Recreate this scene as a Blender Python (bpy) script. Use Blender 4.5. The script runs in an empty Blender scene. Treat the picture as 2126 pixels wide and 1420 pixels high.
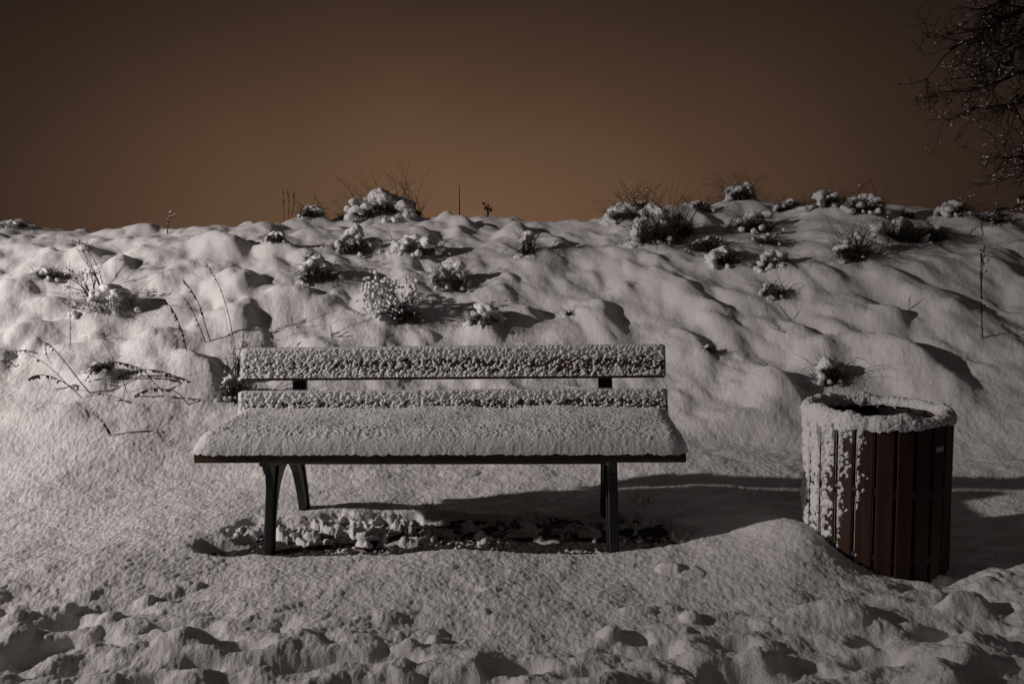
import bpy, math, random
import numpy as np
from mathutils import Matrix, Vector, Euler

# ------------------------------------------------------------------ camera
S = bpy.context.scene
C = S.collection
R = math.radians
F_PX, CX, CY = 1590.0, 1063.0, 710.0
CAM_Z, PITCH, ROLL = 1.15, 5.2, -0.9
camd = bpy.data.cameras.new("camera")
camd.lens = F_PX / 2126 * 36; camd.sensor_width = 36
camd.clip_start = 0.05; camd.clip_end = 3000
camo = bpy.data.objects.new("camera", camd); C.objects.link(camo)
CAM_M = Matrix.Translation((0, 0, CAM_Z)) @ Matrix.Rotation(R(90 - PITCH), 4, 'X') @ Matrix.Rotation(R(ROLL), 4, 'Z')
camo.matrix_world = CAM_M
S.camera = camo

# ------------------------------------------------------------------ exposure
S.view_settings.view_transform = 'Standard'
S.view_settings.look = 'None'
S.view_settings.exposure = 0.0
S.view_settings.gamma = 1.0
S.view_settings.use_curve_mapping = False

# ------------------------------------------------------------------ night sky (town glow on low cloud)
w = bpy.data.worlds.new("World"); S.world = w; w.use_nodes = True
nt = w.node_tree; nt.nodes.clear()
def nmath(nt, op, a, b=None, c=None):
    n = nt.nodes.new('ShaderNodeMath'); n.operation = op
    for i, v in enumerate((a, b, c)):
        if v is None: continue
        if isinstance(v, (int, float)): n.inputs[i].default_value = v
        else: nt.links.new(v, n.inputs[i])
    return n.outputs[0]
tc = nt.nodes.new('ShaderNodeTexCoord')
sp = nt.nodes.new('ShaderNodeSeparateXYZ'); nt.links.new(tc.outputs['Generated'], sp.inputs[0])
X, Y, Z = sp.outputs
az = nmath(nt, 'ARCTAN2', X, Y)
a1 = nmath(nt, 'MULTIPLY', nmath(nt, 'ADD', az, 0.07), 1 / 0.43)
e1 = nmath(nt, 'MULTIPLY', nmath(nt, 'SUBTRACT', Z, 0.03), 1 / 0.235)
r2 = nmath(nt, 'ADD', nmath(nt, 'MULTIPLY', a1, a1), nmath(nt, 'MULTIPLY', e1, e1))
g = nmath(nt, 'POWER', 2.71828, nmath(nt, 'MULTIPLY', r2, -1.0))
nz = nt.nodes.new('ShaderNodeTexNoise'); nz.inputs['Scale'].default_value = 2.2; nz.inputs['Detail'].default_value = 3
nt.links.new(tc.outputs['Generated'], nz.inputs['Vector'])
gm = nmath(nt, 'MULTIPLY', g, nmath(nt, 'MULTIPLY_ADD', nz.outputs['Fac'], 0.8, 0.60))
mx = nt.nodes.new('ShaderNodeMix'); mx.data_type = 'RGBA'
mx.inputs[6].default_value = (0.0115, 0.0080, 0.0070, 1)
mx.inputs[7].default_value = (0.168, 0.092, 0.052, 1)
nt.links.new(gm, mx.inputs[0])
mx.clamp_factor = True
up = nt.nodes.new('ShaderNodeMix'); up.data_type = 'RGBA'      # overhead the cloud is a dull grey
nt.links.new(mx.outputs[2], up.inputs[6]); up.inputs[7].default_value = (0.033, 0.027, 0.026, 1)
ramp = nt.nodes.new('ShaderNodeMapRange'); ramp.inputs[1].default_value = 0.42; ramp.inputs[2].default_value = 0.9
nt.links.new(Z, ramp.inputs[0]); nt.links.new(ramp.outputs[0], up.inputs[0])
bg = nt.nodes.new('ShaderNodeBackground'); nt.links.new(up.outputs[2], bg.inputs[0]); bg.inputs[1].default_value = 1.0
wo = nt.nodes.new('ShaderNodeOutputWorld'); nt.links.new(bg.outputs[0], wo.inputs[0])

# ------------------------------------------------------------------ the street lamp that lights the place, off to the left
ld = bpy.data.lights.new("street_light", 'SPOT')
ld.energy = 5300; ld.color = (1.0, 0.905, 0.875); ld.shadow_soft_size = 0.12
ld.spot_size = R(60); ld.spot_blend = 1.0
lo = bpy.data.objects.new("street_light", ld); C.objects.link(lo)
LP = Vector((-12.0, 1.7, 4.85)); LT = Vector((-4.2, 5.2, 0.1))
lo.location = LP; lo.rotation_euler = (LT - LP).to_track_quat('-Z', 'Y').to_euler()

# ------------------------------------------------------------------ projection helper
CM3 = CAM_M.to_3x3()
def ray(px, py):
    return (CM3 @ Vector(((px - CX) / F_PX, -(py - CY) / F_PX, -1.0)))
def at(px, py, Y):
    d = ray(px, py); t = Y / d.y
    return Vector((d.x * t, Y, CAM_Z + d.z * t))

# ------------------------------------------------------------------ noise
def _h(ix, iy, seed):
    h = (ix.astype(np.int64) * 374761393 + iy.astype(np.int64) * 668265263 + seed * 1442695041) & 0xFFFFFFFF
    h = ((h ^ (h >> 13)) * 1274126177) & 0xFFFFFFFF
    h = ((h ^ (h >> 16)) * 2246822519) & 0xFFFFFFFF
    return ((h ^ (h >> 15)) & 0xFFFFFF).astype(np.float64) / 0xFFFFFF
def pn(x, y, seed=0):
    x0 = np.floor(x); y0 = np.floor(y); fx = x - x0; fy = y - y0
    u = fx * fx * fx * (fx * (fx * 6 - 15) + 10); v = fy * fy * fy * (fy * (fy * 6 - 15) + 10)
    def gr(i, j):
        a = _h(x0 + i, y0 + j, seed) * 6.2831853
        return np.cos(a) * (fx - i) + np.sin(a) * (fy - j)
    a = gr(0, 0) * (1 - u) + gr(1, 0) * u
    b = gr(0, 1) * (1 - u) + gr(1, 1) * u
    return (a * (1 - v) + b * v) * 1.5
def fbm(x, y, o=3, seed=0):
    s = 0; a = 1
    for k in range(o):
        s = s + a * pn(x * 2 ** k, y * 2 ** k, seed + k * 17); a *= 0.5
    return s
def cells(x, y, seed=0, prob=1.0, rmin=0.35, rmax=0.75):
    """rounded lumps scattered one per unit cell, highest wins, 0..1"""
    x0 = np.floor(x); y0 = np.floor(y); out = np.zeros_like(x)
    for i in (-1, 0, 1):
        for j in (-1, 0, 1):
            cx = x0 + i; cy = y0 + j
            px = cx + _h(cx, cy, seed); py = cy + _h(cx, cy, seed + 1)
            r = rmin + (rmax - rmin) * _h(cx, cy, seed + 2)
            on = _h(cx, cy, seed + 3) < prob
            d2 = ((x - px) ** 2 + (y - py) ** 2) / r ** 2
            out = np.maximum(out, np.where(on, np.sqrt(np.clip(1 - d2, 0, 1)) * r / rmax, 0))
    return out
def scells(x, y, seed=0, prob=1.0, rmin=0.45, rmax=0.85):
    x0 = np.floor(x); y0 = np.floor(y); out = np.zeros_like(x)
    for i in (-1, 0, 1):
        for j in (-1, 0, 1):
            cx = x0 + i; cy = y0 + j
            px = cx + _h(cx, cy, seed); py = cy + _h(cx, cy, seed + 1)
            r = rmin + (rmax - rmin) * _h(cx, cy, seed + 2)
            on = _h(cx, cy, seed + 3) < prob
            d2 = ((x - px) ** 2 + (y - py) ** 2) / r ** 2
            b = np.where(on, np.clip(1 - d2, 0, 1) ** 1.5 * (r / rmax), 0)
            out = out + b * (1 - 0.7 * np.minimum(out, 1))
    return out
def sst(a, b, x):
    t = np.clip((x - a) / (b - a), 0, 1); return t * t * (3 - 2 * t)

# ------------------------------------------------------------------ materials
def mat(name, col, rough=0.8, bumps=(), var=None, spec=0.3, sss=0.0, metal=0.0):
    m = bpy.data.materials.new(name); m.use_nodes = True
    nt = m.node_tree; b = nt.nodes['Principled BSDF']
    b.inputs['Base Color'].default_value = (*col, 1); b.inputs['Roughness'].default_value = rough
    b.inputs['Specular IOR Level'].default_value = spec; b.inputs['Metallic'].default_value = metal
    if sss:
        b.inputs['Subsurface Weight'].default_value = sss
        b.inputs['Subsurface Radius'].default_value = (0.012, 0.013, 0.015); b.inputs['Subsurface Scale'].default_value = 1.0
    tc = nt.nodes.new('ShaderNodeTexCoord')
    prev = None
    for (sc, st, dist) in bumps:
        n = nt.nodes.new('ShaderNodeTexNoise'); n.inputs['Scale'].default_value = sc; n.inputs['Detail'].default_value = 4
        nt.links.new(tc.outputs['Object'], n.inputs['Vector'])
        bp = nt.nodes.new('ShaderNodeBump'); bp.inputs['Strength'].default_value = st; bp.inputs['Distance'].default_value = dist
        nt.links.new(n.outputs['Fac'], bp.inputs['Height'])
        if prev: nt.links.new(prev, bp.inputs['Normal'])
        prev = bp.outputs[0]
    if prev: nt.links.new(prev, b.inputs['Normal'])
    if var:
        col2, sc, stretch = var
        mp = nt.nodes.new('ShaderNodeMapping'); mp.inputs['Scale'].default_value = stretch
        nt.links.new(tc.outputs['Object'], mp.inputs[0])
        n = nt.nodes.new('ShaderNodeTexNoise'); n.inputs['Scale'].default_value = sc; n.inputs['Detail'].default_value = 6
        nt.links.new(mp.outputs[0], n.inputs['Vector'])
        mr = nt.nodes.new('ShaderNodeMapRange'); mr.inputs[1].default_value = 0.35; mr.inputs[2].default_value = 0.65
        nt.links.new(n.outputs['Fac'], mr.inputs[0])
        x = nt.nodes.new('ShaderNodeMix'); x.data_type = 'RGBA'
        x.inputs[6].default_value = (*col, 1); x.inputs[7].default_value = (*col2, 1)
        nt.links.new(mr.outputs[0], x.inputs[0]); nt.links.new(x.outputs[2], b.inputs['Base Color'])
    return m
M_SNOW = mat('snow', (0.80, 0.79, 0.79), 0.6, ((90, 0.35, 0.010), (210, 0.75, 0.006)), ((0.74, 0.73, 0.72), 3.0, (1, 1, 1)), sss=0.3)
M_CRUST = mat('snow_crust', (0.78, 0.78, 0.79), 0.5, ((160, 0.5, 0.005),))
M_SOIL = mat('soil', (0.030, 0.023, 0.018), 0.75, ((30, 0.8, 0.03), (120, 0.6, 0.01)), ((0.060, 0.048, 0.038), 14, (1, 1, 1)), spec=0.4)
M_BENCH = mat('bench_wood', (0.085, 0.052, 0.027), 0.55, ((60, 0.2, 0.003),), ((0.045, 0.027, 0.015), 8, (0.6, 8, 8)))
M_BIN = mat('bin_wood', (0.054, 0.026, 0.015), 0.55, ((60, 0.2, 0.002),), ((0.034, 0.013, 0.008), 6, (8, 8, 0.6)))
M_IRON = mat('cast_iron', (0.012, 0.012, 0.014), 0.42, ((90, 0.35, 0.002),), spec=0.5)
M_LINER = mat('bin_liner', (0.015, 0.015, 0.016), 0.5, ((20, 0.1, 0.002),), metal=0.6)
M_PLATE = mat('plate', (0.45, 0.45, 0.46), 0.4)
M_BLADE = mat('dry_grass', (0.050, 0.034, 0.020), 0.8, (), ((0.10, 0.075, 0.045), 6, (1, 1, 1)))
M_DARK = mat('shade_dark_grass', (0.014, 0.012, 0.007), 0.85, (), ((0.030, 0.030, 0.014), 9, (1, 1, 1)))  # near-black blade colour, puts the shade of the tussock hollows into the grass
M_STALK = mat('dry_stalk', (0.030, 0.020, 0.014), 0.75, (), ((0.015, 0.010, 0.007), 20, (1, 1, 1)))
M_BARK = mat('bark', (0.020, 0.013, 0.010), 0.85, ((40, 0.6, 0.01),), ((0.03, 0.021, 0.016), 12, (1, 1, 1)))
M_LOG = mat('log_end', (0.42, 0.36, 0.29), 0.7, ((60, 0.3, 0.003),), ((0.33, 0.27, 0.21), 30, (1, 1, 1)))

# ------------------------------------------------------------------ mesh helpers
def mesh_np(name, V, Fq, m, parent=None, smooth=True, tri=False):
    me = bpy.data.meshes.new(name)
    V = np.asarray(V, dtype=np.float32); Fq = np.asarray(Fq, dtype=np.int32)
    n = Fq.shape[1]
    me.vertices.add(len(V)); me.vertices.foreach_set('co', V.ravel())
    me.loops.add(Fq.size); me.loops.foreach_set('vertex_index', Fq.ravel())
    me.polygons.add(len(Fq)); me.polygons.foreach_set('loop_start', np.arange(0, Fq.size, n, dtype=np.int32))
    me.update(calc_edges=True); me.validate()
    me.materials.append(m)
    me.polygons.foreach_set('use_smooth', np.full(len(me.polygons), smooth))
    o = bpy.data.objects.new(name, me); C.objects.link(o)
    if parent is not None: o.parent = parent
    return o
def mesh_py(name, V, F, m, parent=None, smooth=False):
    me = bpy.data.meshes.new(name); me.from_pydata([tuple(v) for v in V], [], F); me.validate(); me.update()
    me.materials.append(m)
    if smooth: me.polygons.foreach_set('use_smooth', [True] * len(me.polygons))
    o = bpy.data.objects.new(name, me); C.objects.link(o)
    if parent is not None: o.parent = parent
    return o
def grid_faces(nr, nc, wrap=False):
    i = np.arange(nr - 1)[:, None]; j = np.arange(nc if wrap else nc - 1)[None, :]
    a = i * nc + j; b = i * nc + (j + 1) % nc
    return np.stack([a, b, b + nc, a + nc], -1).reshape(-1, 4)
def tag(o, label, cat, group=None):
    o['label'] = label; o['category'] = cat
    if group: o['group'] = group
    return o
def empty(name, loc, rz=0.0):
    o = bpy.data.objects.new(name, None); C.objects.link(o); o.location = loc; o.rotation_euler = (0, 0, rz)
    o.empty_display_size = 0.1
    return o
class MB:
    def __init__(s): s.V = []; s.F = []
    def box(s, x0, x1, y0, y1, z0, z1, M=None, bev=0.0):
        b = len(s.V)
        if bev <= 0:
            P = [Vector((x, y, z)) for z in (z0, z1) for (x, y) in ((x0, y0), (x1, y0), (x1, y1), (x0, y1))]
            F = [(0, 3, 2, 1), (4, 5, 6, 7), (0, 1, 5, 4), (1, 2, 6, 5), (2, 3, 7, 6), (3, 0, 4, 7)]
            s.V += [(M @ p) if M else p for p in P]
            s.F += [tuple(b + k for k in f) for f in F]
        else:   # extruded along x with a rounded y/z outline
            out = []
            for (cy, cz, a0) in ((y1 - bev, z1 - bev, 0), (y0 + bev, z1 - bev, 90), (y0 + bev, z0 + bev, 180), (y1 - bev, z0 + bev, 270)):
                for k in range(4):
                    a = R(a0 + k * 30); out.append((cy + bev * math.cos(a), cz + bev * math.sin(a)))
            n = len(out); e = bev * 0.6
            rings = [(x0, 1), (x0 + e, 0), (x1 - e, 0), (x1, 1)]
            my, mz = (y0 + y1) / 2, (z0 + z1) / 2
            for (x, ins) in rings:
                for (y, z) in out:
                    if ins:
                        y = my + (y - my) * (1 - 2 * e / (y1 - y0)); z = mz + (z - mz) * (1 - 2 * e / (z1 - z0))
                    p = Vector((x, y, z)); s.V.append((M @ p) if M else p)
            for r in range(3):
                for k in range(n):
                    k2 = (k + 1) % n
                    s.F.append((b + r * n + k, b + r * n + k2, b + (r + 1) * n + k2, b + (r + 1) * n + k))
            s.F.append(tuple(b + k for k in range(n - 1, -1, -1))); s.F.append(tuple(b + 3 * n + k for k in range(n)))
    def tube(s, P, Rr, n=5):
        P = [Vector(p) for p in P]
        if isinstance(Rr, (int, float)): Rr = [Rr] * len(P)
        b = len(s.V); ref = Vector((0.31, 0.2, 0.93))
        for i, p in enumerate(P):
            t = (P[min(i + 1, len(P) - 1)] - P[max(i - 1, 0)])
            if t.length < 1e-9: t = Vector((0, 0, 1))
            t.normalize(); u = t.cross(ref)
            if u.length < 0.05: u = t.cross(Vector((1, 0, 0)))
            u.normalize(); v = t.cross(u)
            for k in range(n):
                a = 2 * math.pi * k / n
                s.V.append(p + (u * math.cos(a) + v * math.sin(a)) * Rr[i])
        for i in range(len(P) - 1):
            for k in range(n):
                k2 = (k + 1) % n
                s.F.append((b + i * n + k, b + i * n + k2, b + (i + 1) * n + k2, b + (i + 1) * n + k))
        s.F.append(tuple(b + k for k in range(n - 1, -1, -1)))
        s.F.append(tuple(b + (len(P) - 1) * n + k for k in range(n)))
    def blade(s, P, wd, side):
        b = len(s.V); n = len(P)
        for i, p in enumerate(P):
            ww = wd * (1 - (i / (n - 1)) ** 1.5) + 0.0006
            s.V += [p - side * ww, p + side * ww]
        for i in range(n - 1):
            k = b + 2 * i; s.F.append((k, k + 1, k + 3, k + 2))
    def ball(s, c, r, rng, sq=1.0, n=1):
        """small uneven lump"""
        b = len(s.V); T, TF = ICO[n]
        ph = rng.uniform(0, 9)
        for p in T:
            k = 1 + 0.18 * math.sin(p[0] * 3.1 + ph) * math.cos(p[1] * 4.3 + ph * 2) + 0.1 * math.sin(p[2] * 7 + ph)
            s.V.append(Vector((c[0] + p[0] * r * k, c[1] + p[1] * r * k, c[2] + p[2] * r * k * sq)))
        s.F += [tuple(b + q for q in f) for f in TF]
    def build(s, name, m, parent=None, smooth=False):
        return mesh_py(name, s.V, s.F, m, parent, smooth)
def _ico(sub):
    import bmesh
    bm = bmesh.new(); bmesh.ops.create_icosphere(bm, subdivisions=sub, radius=1)
    V = [tuple(v.co) for v in bm.verts]; F = [tuple(v.index for v in f.verts) for f in bm.faces]; bm.free()
    return V, F
ICO = {1: _ico(1), 2: _ico(2), 3: _ico(3)}

def snow_union(name, balls, voxel, parent, rng, amp=0.25, m=None):
    """balls -> one merged lumpy body of snow (voxel surface, then small displacement)"""
    mb = MB()
    for (c, r, sq) in balls: mb.ball(c, r, rng, sq, 2)
    me = bpy.data.meshes.new(name); me.from_pydata([tuple(v) for v in mb.V], [], mb.F); me.update()
    o = bpy.data.objects.new(name, me); C.objects.link(o)
    md = o.modifiers.new('r', 'REMESH'); md.mode = 'VOXEL'; md.voxel_size = voxel; md.use_smooth_shade = True
    sm = o.modifiers.new('s', 'SMOOTH'); sm.iterations = 4; sm.factor = 0.5
    bpy.context.view_layer.update()
    dg = bpy.context.evaluated_depsgraph_get()
    nm = bpy.data.meshes.new_from_object(o.evaluated_get(dg))
    o.modifiers.clear(); o.data = nm; nm.name = name
    n = len(nm.vertices)
    co = np.empty(n * 3); nm.vertices.foreach_get('co', co); co = co.reshape(-1, 3)
    no = np.empty(n * 3); nm.vertices.foreach_get('normal', no); no = no.reshape(-1, 3)
    k = 1 / (voxel * 4)
    d = fbm(co[:, 0] * k + co[:, 2] * k * 0.7, co[:, 1] * k - co[:, 2] * k * 0.6, 2, 5) + 0.9 * cells(co[:, 0] * k * .8 + co[:, 2] * k * 0.5, co[:, 1] * k * .8 + co[:, 2] * k * 0.6, 3, 0.8)
    co = co + no * (d * voxel * amp * 3)[:, None]
    nm.vertices.foreach_set('co', co.ravel()); nm.update()
    nm.materials.clear(); nm.materials.append(m or M_CRUST)
    nm.polygons.foreach_set('use_smooth', [True] * len(nm.polygons))
    o.parent = parent
    return o

# ------------------------------------------------------------------ TERRAIN: level snow, then the bank
CRX = np.array([-12, -6.2, -5.5, -4.6, -3.7, -2.2, -1.2, 0, 0.8, 1.4, 2.3, 3.2, 4.2, 5.0, 6.0, 12])
CRZ = np.array([1.45, 1.60, 1.62, 1.58, 1.56, 1.62, 1.64, 1.64, 1.62, 1.72, 1.74, 1.76, 1.72, 1.64, 1.60, 1.5])
YC = 8.8
def base_h(x, y):
    zc = np.interp(x, CRX, CRZ)
    foot = 4.35 + 0.25 * np.sin(x * 0.9 + 1.0) - 0.25 * sst(-1.0, -4.0, x)
    t = np.clip((y - foot) / (YC - foot), 0, 1)
    s = np.where(t < 1, (np.sin(t * math.pi / 2) ** 1.55), 1)
    z = zc * s
    z = z - np.clip(y - YC - 0.2, 0, None) ** 1.3 * 0.14 * (y < 14) - (y >= 14) * (4.8 ** 1.3 * 0.14 + 0.0 * y)
    z = z + 0.05 * sst(3.3, 4.5, y) + 0.03 * sst(2.6, 1.5, y)
    z = z + 0.05 * fbm(x * 0.7 + 3, y * 0.7, 2, 11) * sst(1.6, 4.5, y)
    return z
def hit(px, py, h=0.0):
    d = ray(px, py); t0 = 0.8; prev = None
    ts = np.arange(1.2, 14, 0.01)
    xs = d.x * ts; ys = d.y * ts; zs = CAM_Z + d.z * ts
    g = zs - base_h(xs, ys) - h
    k = np.argmax(g < 0)
    if g[k] >= 0: k = int(np.argmin(np.where(ys < YC + .3, g, 9)))
    return float(xs[k]), float(ys[k])

# (px, py, rx, ry, height, rotation deg): mounds and hollows, metres
B = [
 (30,465,.25,.2,.08,0),(305,478,.20,.14,.12,0),(520,458,.11,.1,.06,0),(655,445,.26,.2,.13,0),(800,440,.46,.26,.16,0),(925,452,.12,.1,.09,0),
 (1075,475,.20,.28,.13,0),(1300,440,.30,.22,.10,0),(1420,440,.25,.22,.08,0),(1550,430,.4,.28,.10,0),(1720,432,.22,.2,.13,0),(1800,440,.33,.25,.12,0),
 (1900,470,.35,.25,.12,-20),(1990,455,.25,.2,.08,0),
 (180,515,.17,.14,.13,0),(245,545,.22,.13,.13,0),(345,535,.22,.2,.07,0),(470,500,.30,.2,.17,-10),(585,515,.17,.11,.10,0),(100,572,.22,.13,.11,0),
 (35,600,.22,.15,.08,0),(110,625,.17,.12,.08,0),(245,625,.24,.18,.16,0),(500,585,.30,.2,.12,0),(490,655,.24,.2,.13,0),(330,705,.30,.2,.09,0),
 (215,775,.14,.11,.10,0),(60,690,.34,.2,.09,10),(640,625,.38,.25,.08,0),(760,665,.3,.2,.07,0),(560,470,.4,.2,.07,0),(870,520,.28,.18,.10,0),
 (1035,600,.22,.13,.11,0),(1010,685,.17,.13,.10,0),(1085,655,.20,.13,.08,0),(1100,540,.36,.4,.10,0),(1250,640,.22,.26,.10,-30),(1295,600,.12,.1,.05,0),
 (1330,540,.20,.45,.09,35),(1400,590,.16,.5,.13,38),(1490,650,.15,.5,.12,38),(1440,715,.15,.35,.13,30),(1340,470,.4,.2,.06,0),(1540,520,.35,.3,.08,0),
 (1618,800,.17,.22,.15,20),(1575,865,.30,.13,.07,0),(1705,745,.20,.17,.12,0),(1660,700,.3,.35,.06,30),(1855,665,.17,.13,.10,0),(1790,640,.2,.34,.10,35),
 (1900,590,.18,.5,.10,40),(1845,735,.22,.28,.15,30),(1945,790,.25,.26,.11,30),(2010,660,.3,.5,.10,35),(2080,560,.3,.5,.08,35),(1700,560,.2,.45,.10,40),
 (1740,840,.3,.2,.06,0),(420,760,.25,.18,.07,0),(130,860,.3,.12,.05,0),(700,740,.3,.2,.06,0),(860,700,.3,.2,.06,0),(1200,700,.3,.2,.05,0),
 # level ground and foreground
 (780,985,.10,.06,.02,0),(965,975,.10,.06,.025,0),(320,1150,.35,.2,.03,0),(230,1180,.25,.12,.02,0),
 (305,1232,.030,.03,.040,0),(405,1208,.035,.025,.022,0),(130,1256,.065,.045,.050,0),(232,1276,.040,.035,.035,0),(185,1302,.045,.03,.025,0),
 (345,1315,.04,.03,.02,0),(905,1305,.022,.024,.045,0),(905,1308,.055,.04,.018,0),(850,1332,.04,.03,.03,0),(1005,1270,.024,.02,.014,0),(1395,1170,.045,.045,.045,0),(1440,1188,.05,.05,.02,0),
 (1335,1262,.06,.03,.03,0),(1270,1305,.035,.04,.045,0),(1440,1272,.035,.03,.04,0),(1385,1258,.05,.04,.02,0),(1740,1262,.15,.07,.06,10),(1640,1245,.12,.09,.03,0),(250,1412,.11,.07,.07,0),
 (20,1290,.05,.04,.03,0),(40,1312,.05,.04,.03,0),(1045,1250,.3,.1,.015,0),(20,1405,.06,.05,.03,0),(1940,1375,.2,.09,.05,15),(2060,1330,.1,.09,.05,20),(1960,1405,.09,.06,.06,0),(1350,1410,.16,.05,.03,0),
 (60,1352,.07,.04,-.06,0),(530,1355,.09,.035,-.045,0),(600,1315,.07,.04,-.02,0),(690,1372,.14,.028,-.06,4),(840,1372,.1,.035,-.075,0),(1330,1335,.045,.022,-.045,0),(1530,1345,.08,.03,-.06,0),(1960,1310,.09,.04,-.07,15),(1600,1330,.05,.03,.03,0),
 (150,1400,.07,.03,-.05,0),(430,1385,.08,.025,-.045,0),(1080,1385,.09,.03,-.05,5),(1240,1365,.06,.025,-.04,0),(1700,1395,.09,.03,-.06,10),(1820,1330,.08,.03,-.05,10),(2080,1270,.06,.03,-.05,10),(985,1228,.045,.025,-.02,0),(475,1140,.11,.055,-.12,0),(1150,1240,.08,.03,-.012,0),(2030,1255,.10,.04,.04,0),(1930,1225,.08,.03,.04,0),(2070,1205,.08,.05,.05,0),
]
BW = []
for (px, py, rx, ry, h, rot) in B:
    x, y = hit(px, py, max(h, 0) * 0.7); BW.append((x, y, rx, ry, h, rot))
BIN = (1.492, 3.10)
def soil_mask(x, y):
    ex = (x + 0.24) / 1.00; ey = (y - 3.325) / 0.245
    e = np.abs(ex) ** 4 + np.abs(ey) ** 3
    n = 0.55 * fbm(x * 5, y * 7, 3, 71)
    back = sst(3.14, 3.42, y)
    return sst(1.25, 0.75, e + n * (0.15 + 0.85 * back) * 1.1)
def snow_h(x, y, detail=True):
    z = base_h(x, y)
    # one body per mound, softly joined
    for (bx, by, rx, ry, h, rot) in BW:
        c, s = math.cos(R(rot)), math.sin(R(rot))
        if ry > .32: ry = .32 + (ry - .32) * .35; h = h * .85
        m = (np.abs(x - bx) < max(rx, ry) * 2.6) & (np.abs(y - by) < max(rx, ry) * 2.6)
        dx = x[m] - bx; dy = y[m] - by
        # edges wobble, and the lee side (right) is steeper
        wb = 1 + 0.22 * pn(x[m] / rx * 0.9 + bx * 7, y[m] / ry * 0.9 + by * 5, 5)
        u = (dx * c + dy * s) / rx; v = (-dx * s + dy * c) / ry
        u = np.where(u > 0, u * 1.5, u * 0.85)
        d2 = (u * u + v * v) * wb
        if by > 4.2 or h < 0: z[m] += h * (.88 if ry < .3 or h < 0 else .68) * np.exp(-1.2 * d2 ** 1.3)
        else: z[m] += h * 0.62 * (0.85 * np.clip(1 - d2 / 1.5, 0, 1) ** 0.62 + 0.30 * np.exp(-0.8 * d2))
    hill = sst(4.5, 5.6, y)
    # random swells on the bank: elongated down the slope
    xs = x + 0.35 * (y - 6) ; q = fbm(x * 1.3, y * 1.3, 2, 3)
    z = z + hill * sst(13, 9.5, y) * (0.045 * scells(xs * 1.7 + 0.4 * q, y * 1.2, 21, 0.6) + 0.048 * scells(xs * 3.0 + .3 * q, y * 2.7 + q * .4, 31, 0.68) + 0.024 * scells(xs * 5.4 + .5 * q, y * 5.0, 33, 0.6) + 0.009 * scells(xs * 10, y * 8, 35, 0.45) + 0.030 * fbm(xs * 2.6, y * 1.9, 2, 41))
    z = z + 0.010 * sst(3.4, 4.4, y) * scells(x * 4, y * 5, 37, .4)
    z = z + 0.015 * fbm(x * 1.8, y * 2.4, 3, 43)
    # drift thrown up against the left side of the bin
    dx, dy = x - BIN[0], y - BIN[1]
    z = z + 0.105 * np.exp(-(((dx + 0.33) / 0.17) ** 2 + ((dy + 0.02) / 0.24) ** 2)) + 0.03 * np.exp(-(((dx + .35) / 0.4) ** 2 + ((dy + .25) / 0.2) ** 2))
    z = z - 0.07 * np.exp(-(((dx - 0.08) / 0.33) ** 2 + ((dy + .12) / 0.36) ** 2))
    # swell between bench and bin
    z = z + 0.03 * np.exp(-(((x - 0.95) / 0.3) ** 2 + ((y - 3.4) / 0.4) ** 2))
    # front apron of trodden, clotted snow
    near = sst(2.75, 1.95, y + 0.35 * np.clip(0.5 - np.abs(x - 0.1), -1, 0.5) - 0.22 * sst(1.0, 1.7, x))
    if detail:
        wx = x + .02 * pn(x * 12, y * 12, 50); wy = y + .02 * pn(x * 12 + 5, y * 12, 52)
        fp = scells(wx * 3.0, wy * 5.5, 53, 0.5, .35, .6)
        rg = sst(-0.6, 0.6, fbm(x * 1.4, y * 3, 2, 56))
        lump = scells(wx * 8, wy * 11, 51, 0.5) * 0.026 + scells(wx * 15, wy * 17, 55, 0.45) * 0.018 * rg + 0.034 * fbm(x * 2.6, y * 5.5, 2, 57) + 0.005 * fbm(x * 13, y * 16, 2, 58) - 0.045 * sst(.15, .75, fp)
        z = z + near * lump
        rr = sst(1.55, 1.9, x) * sst(2.1, 2.4, y) * sst(3.05, 2.85, y)
        z = z + rr * (cells(x * 15, y * 14, 61, 0.5) * 0.026)
        # granular, wind combed surface
        u = x * 0.94 + y * 0.34; v = -x * 0.34 + y * 0.94
        gfar = sst(9, 4, y)
        z = z + (0.0050 * fbm(u * 8, v * 9, 2, 63) + 0.0032 * scells(u * 42, v * 33, 65, 0.75) + 0.0028 * scells(u * 92, v * 66, 66, 0.75)) * (0.35 + 0.65 * gfar)
    # melted, sheltered strip below the bench
    k = soil_mask(x, y)
    z = z * (1 - k) + k * (-0.036)
    if detail:
        lf = sst(0.1, -0.75, x + 0.5 * pn(x * 2, y * 4, 70))
        wx = x + 0.03 * pn(x * 14, y * 14, 72); wy = y + 0.03 * pn(x * 14 + 9, y * 14, 74)
        cm = sst(0.0, 0.22, fbm(wx * 6, wy * 10, 3, 73) * 1.3 + 0.38 * lf - 0.34) * sst(3.20, 3.32, y)
        cl = cm * (0.008 + 0.026 * scells(wx * 15, wy * 18, 78, 0.8) + 0.004 * fbm(wx * 40, wy * 44, 2, 80) + 0.02 * scells(wx * 7, wy * 9, 82, .6))
        cl = cl + cells(wx * 24, wy * 30, 75, 0.7) * 0.022 * (cm > 0.3) + cells(wx * 70, wy * 70, 76, 0.5) * 0.017 * sst(-.1, .5, fbm(x * 3, y * 3, 2, 79) + .3)
        z = z + k * cl
    return z

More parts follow.
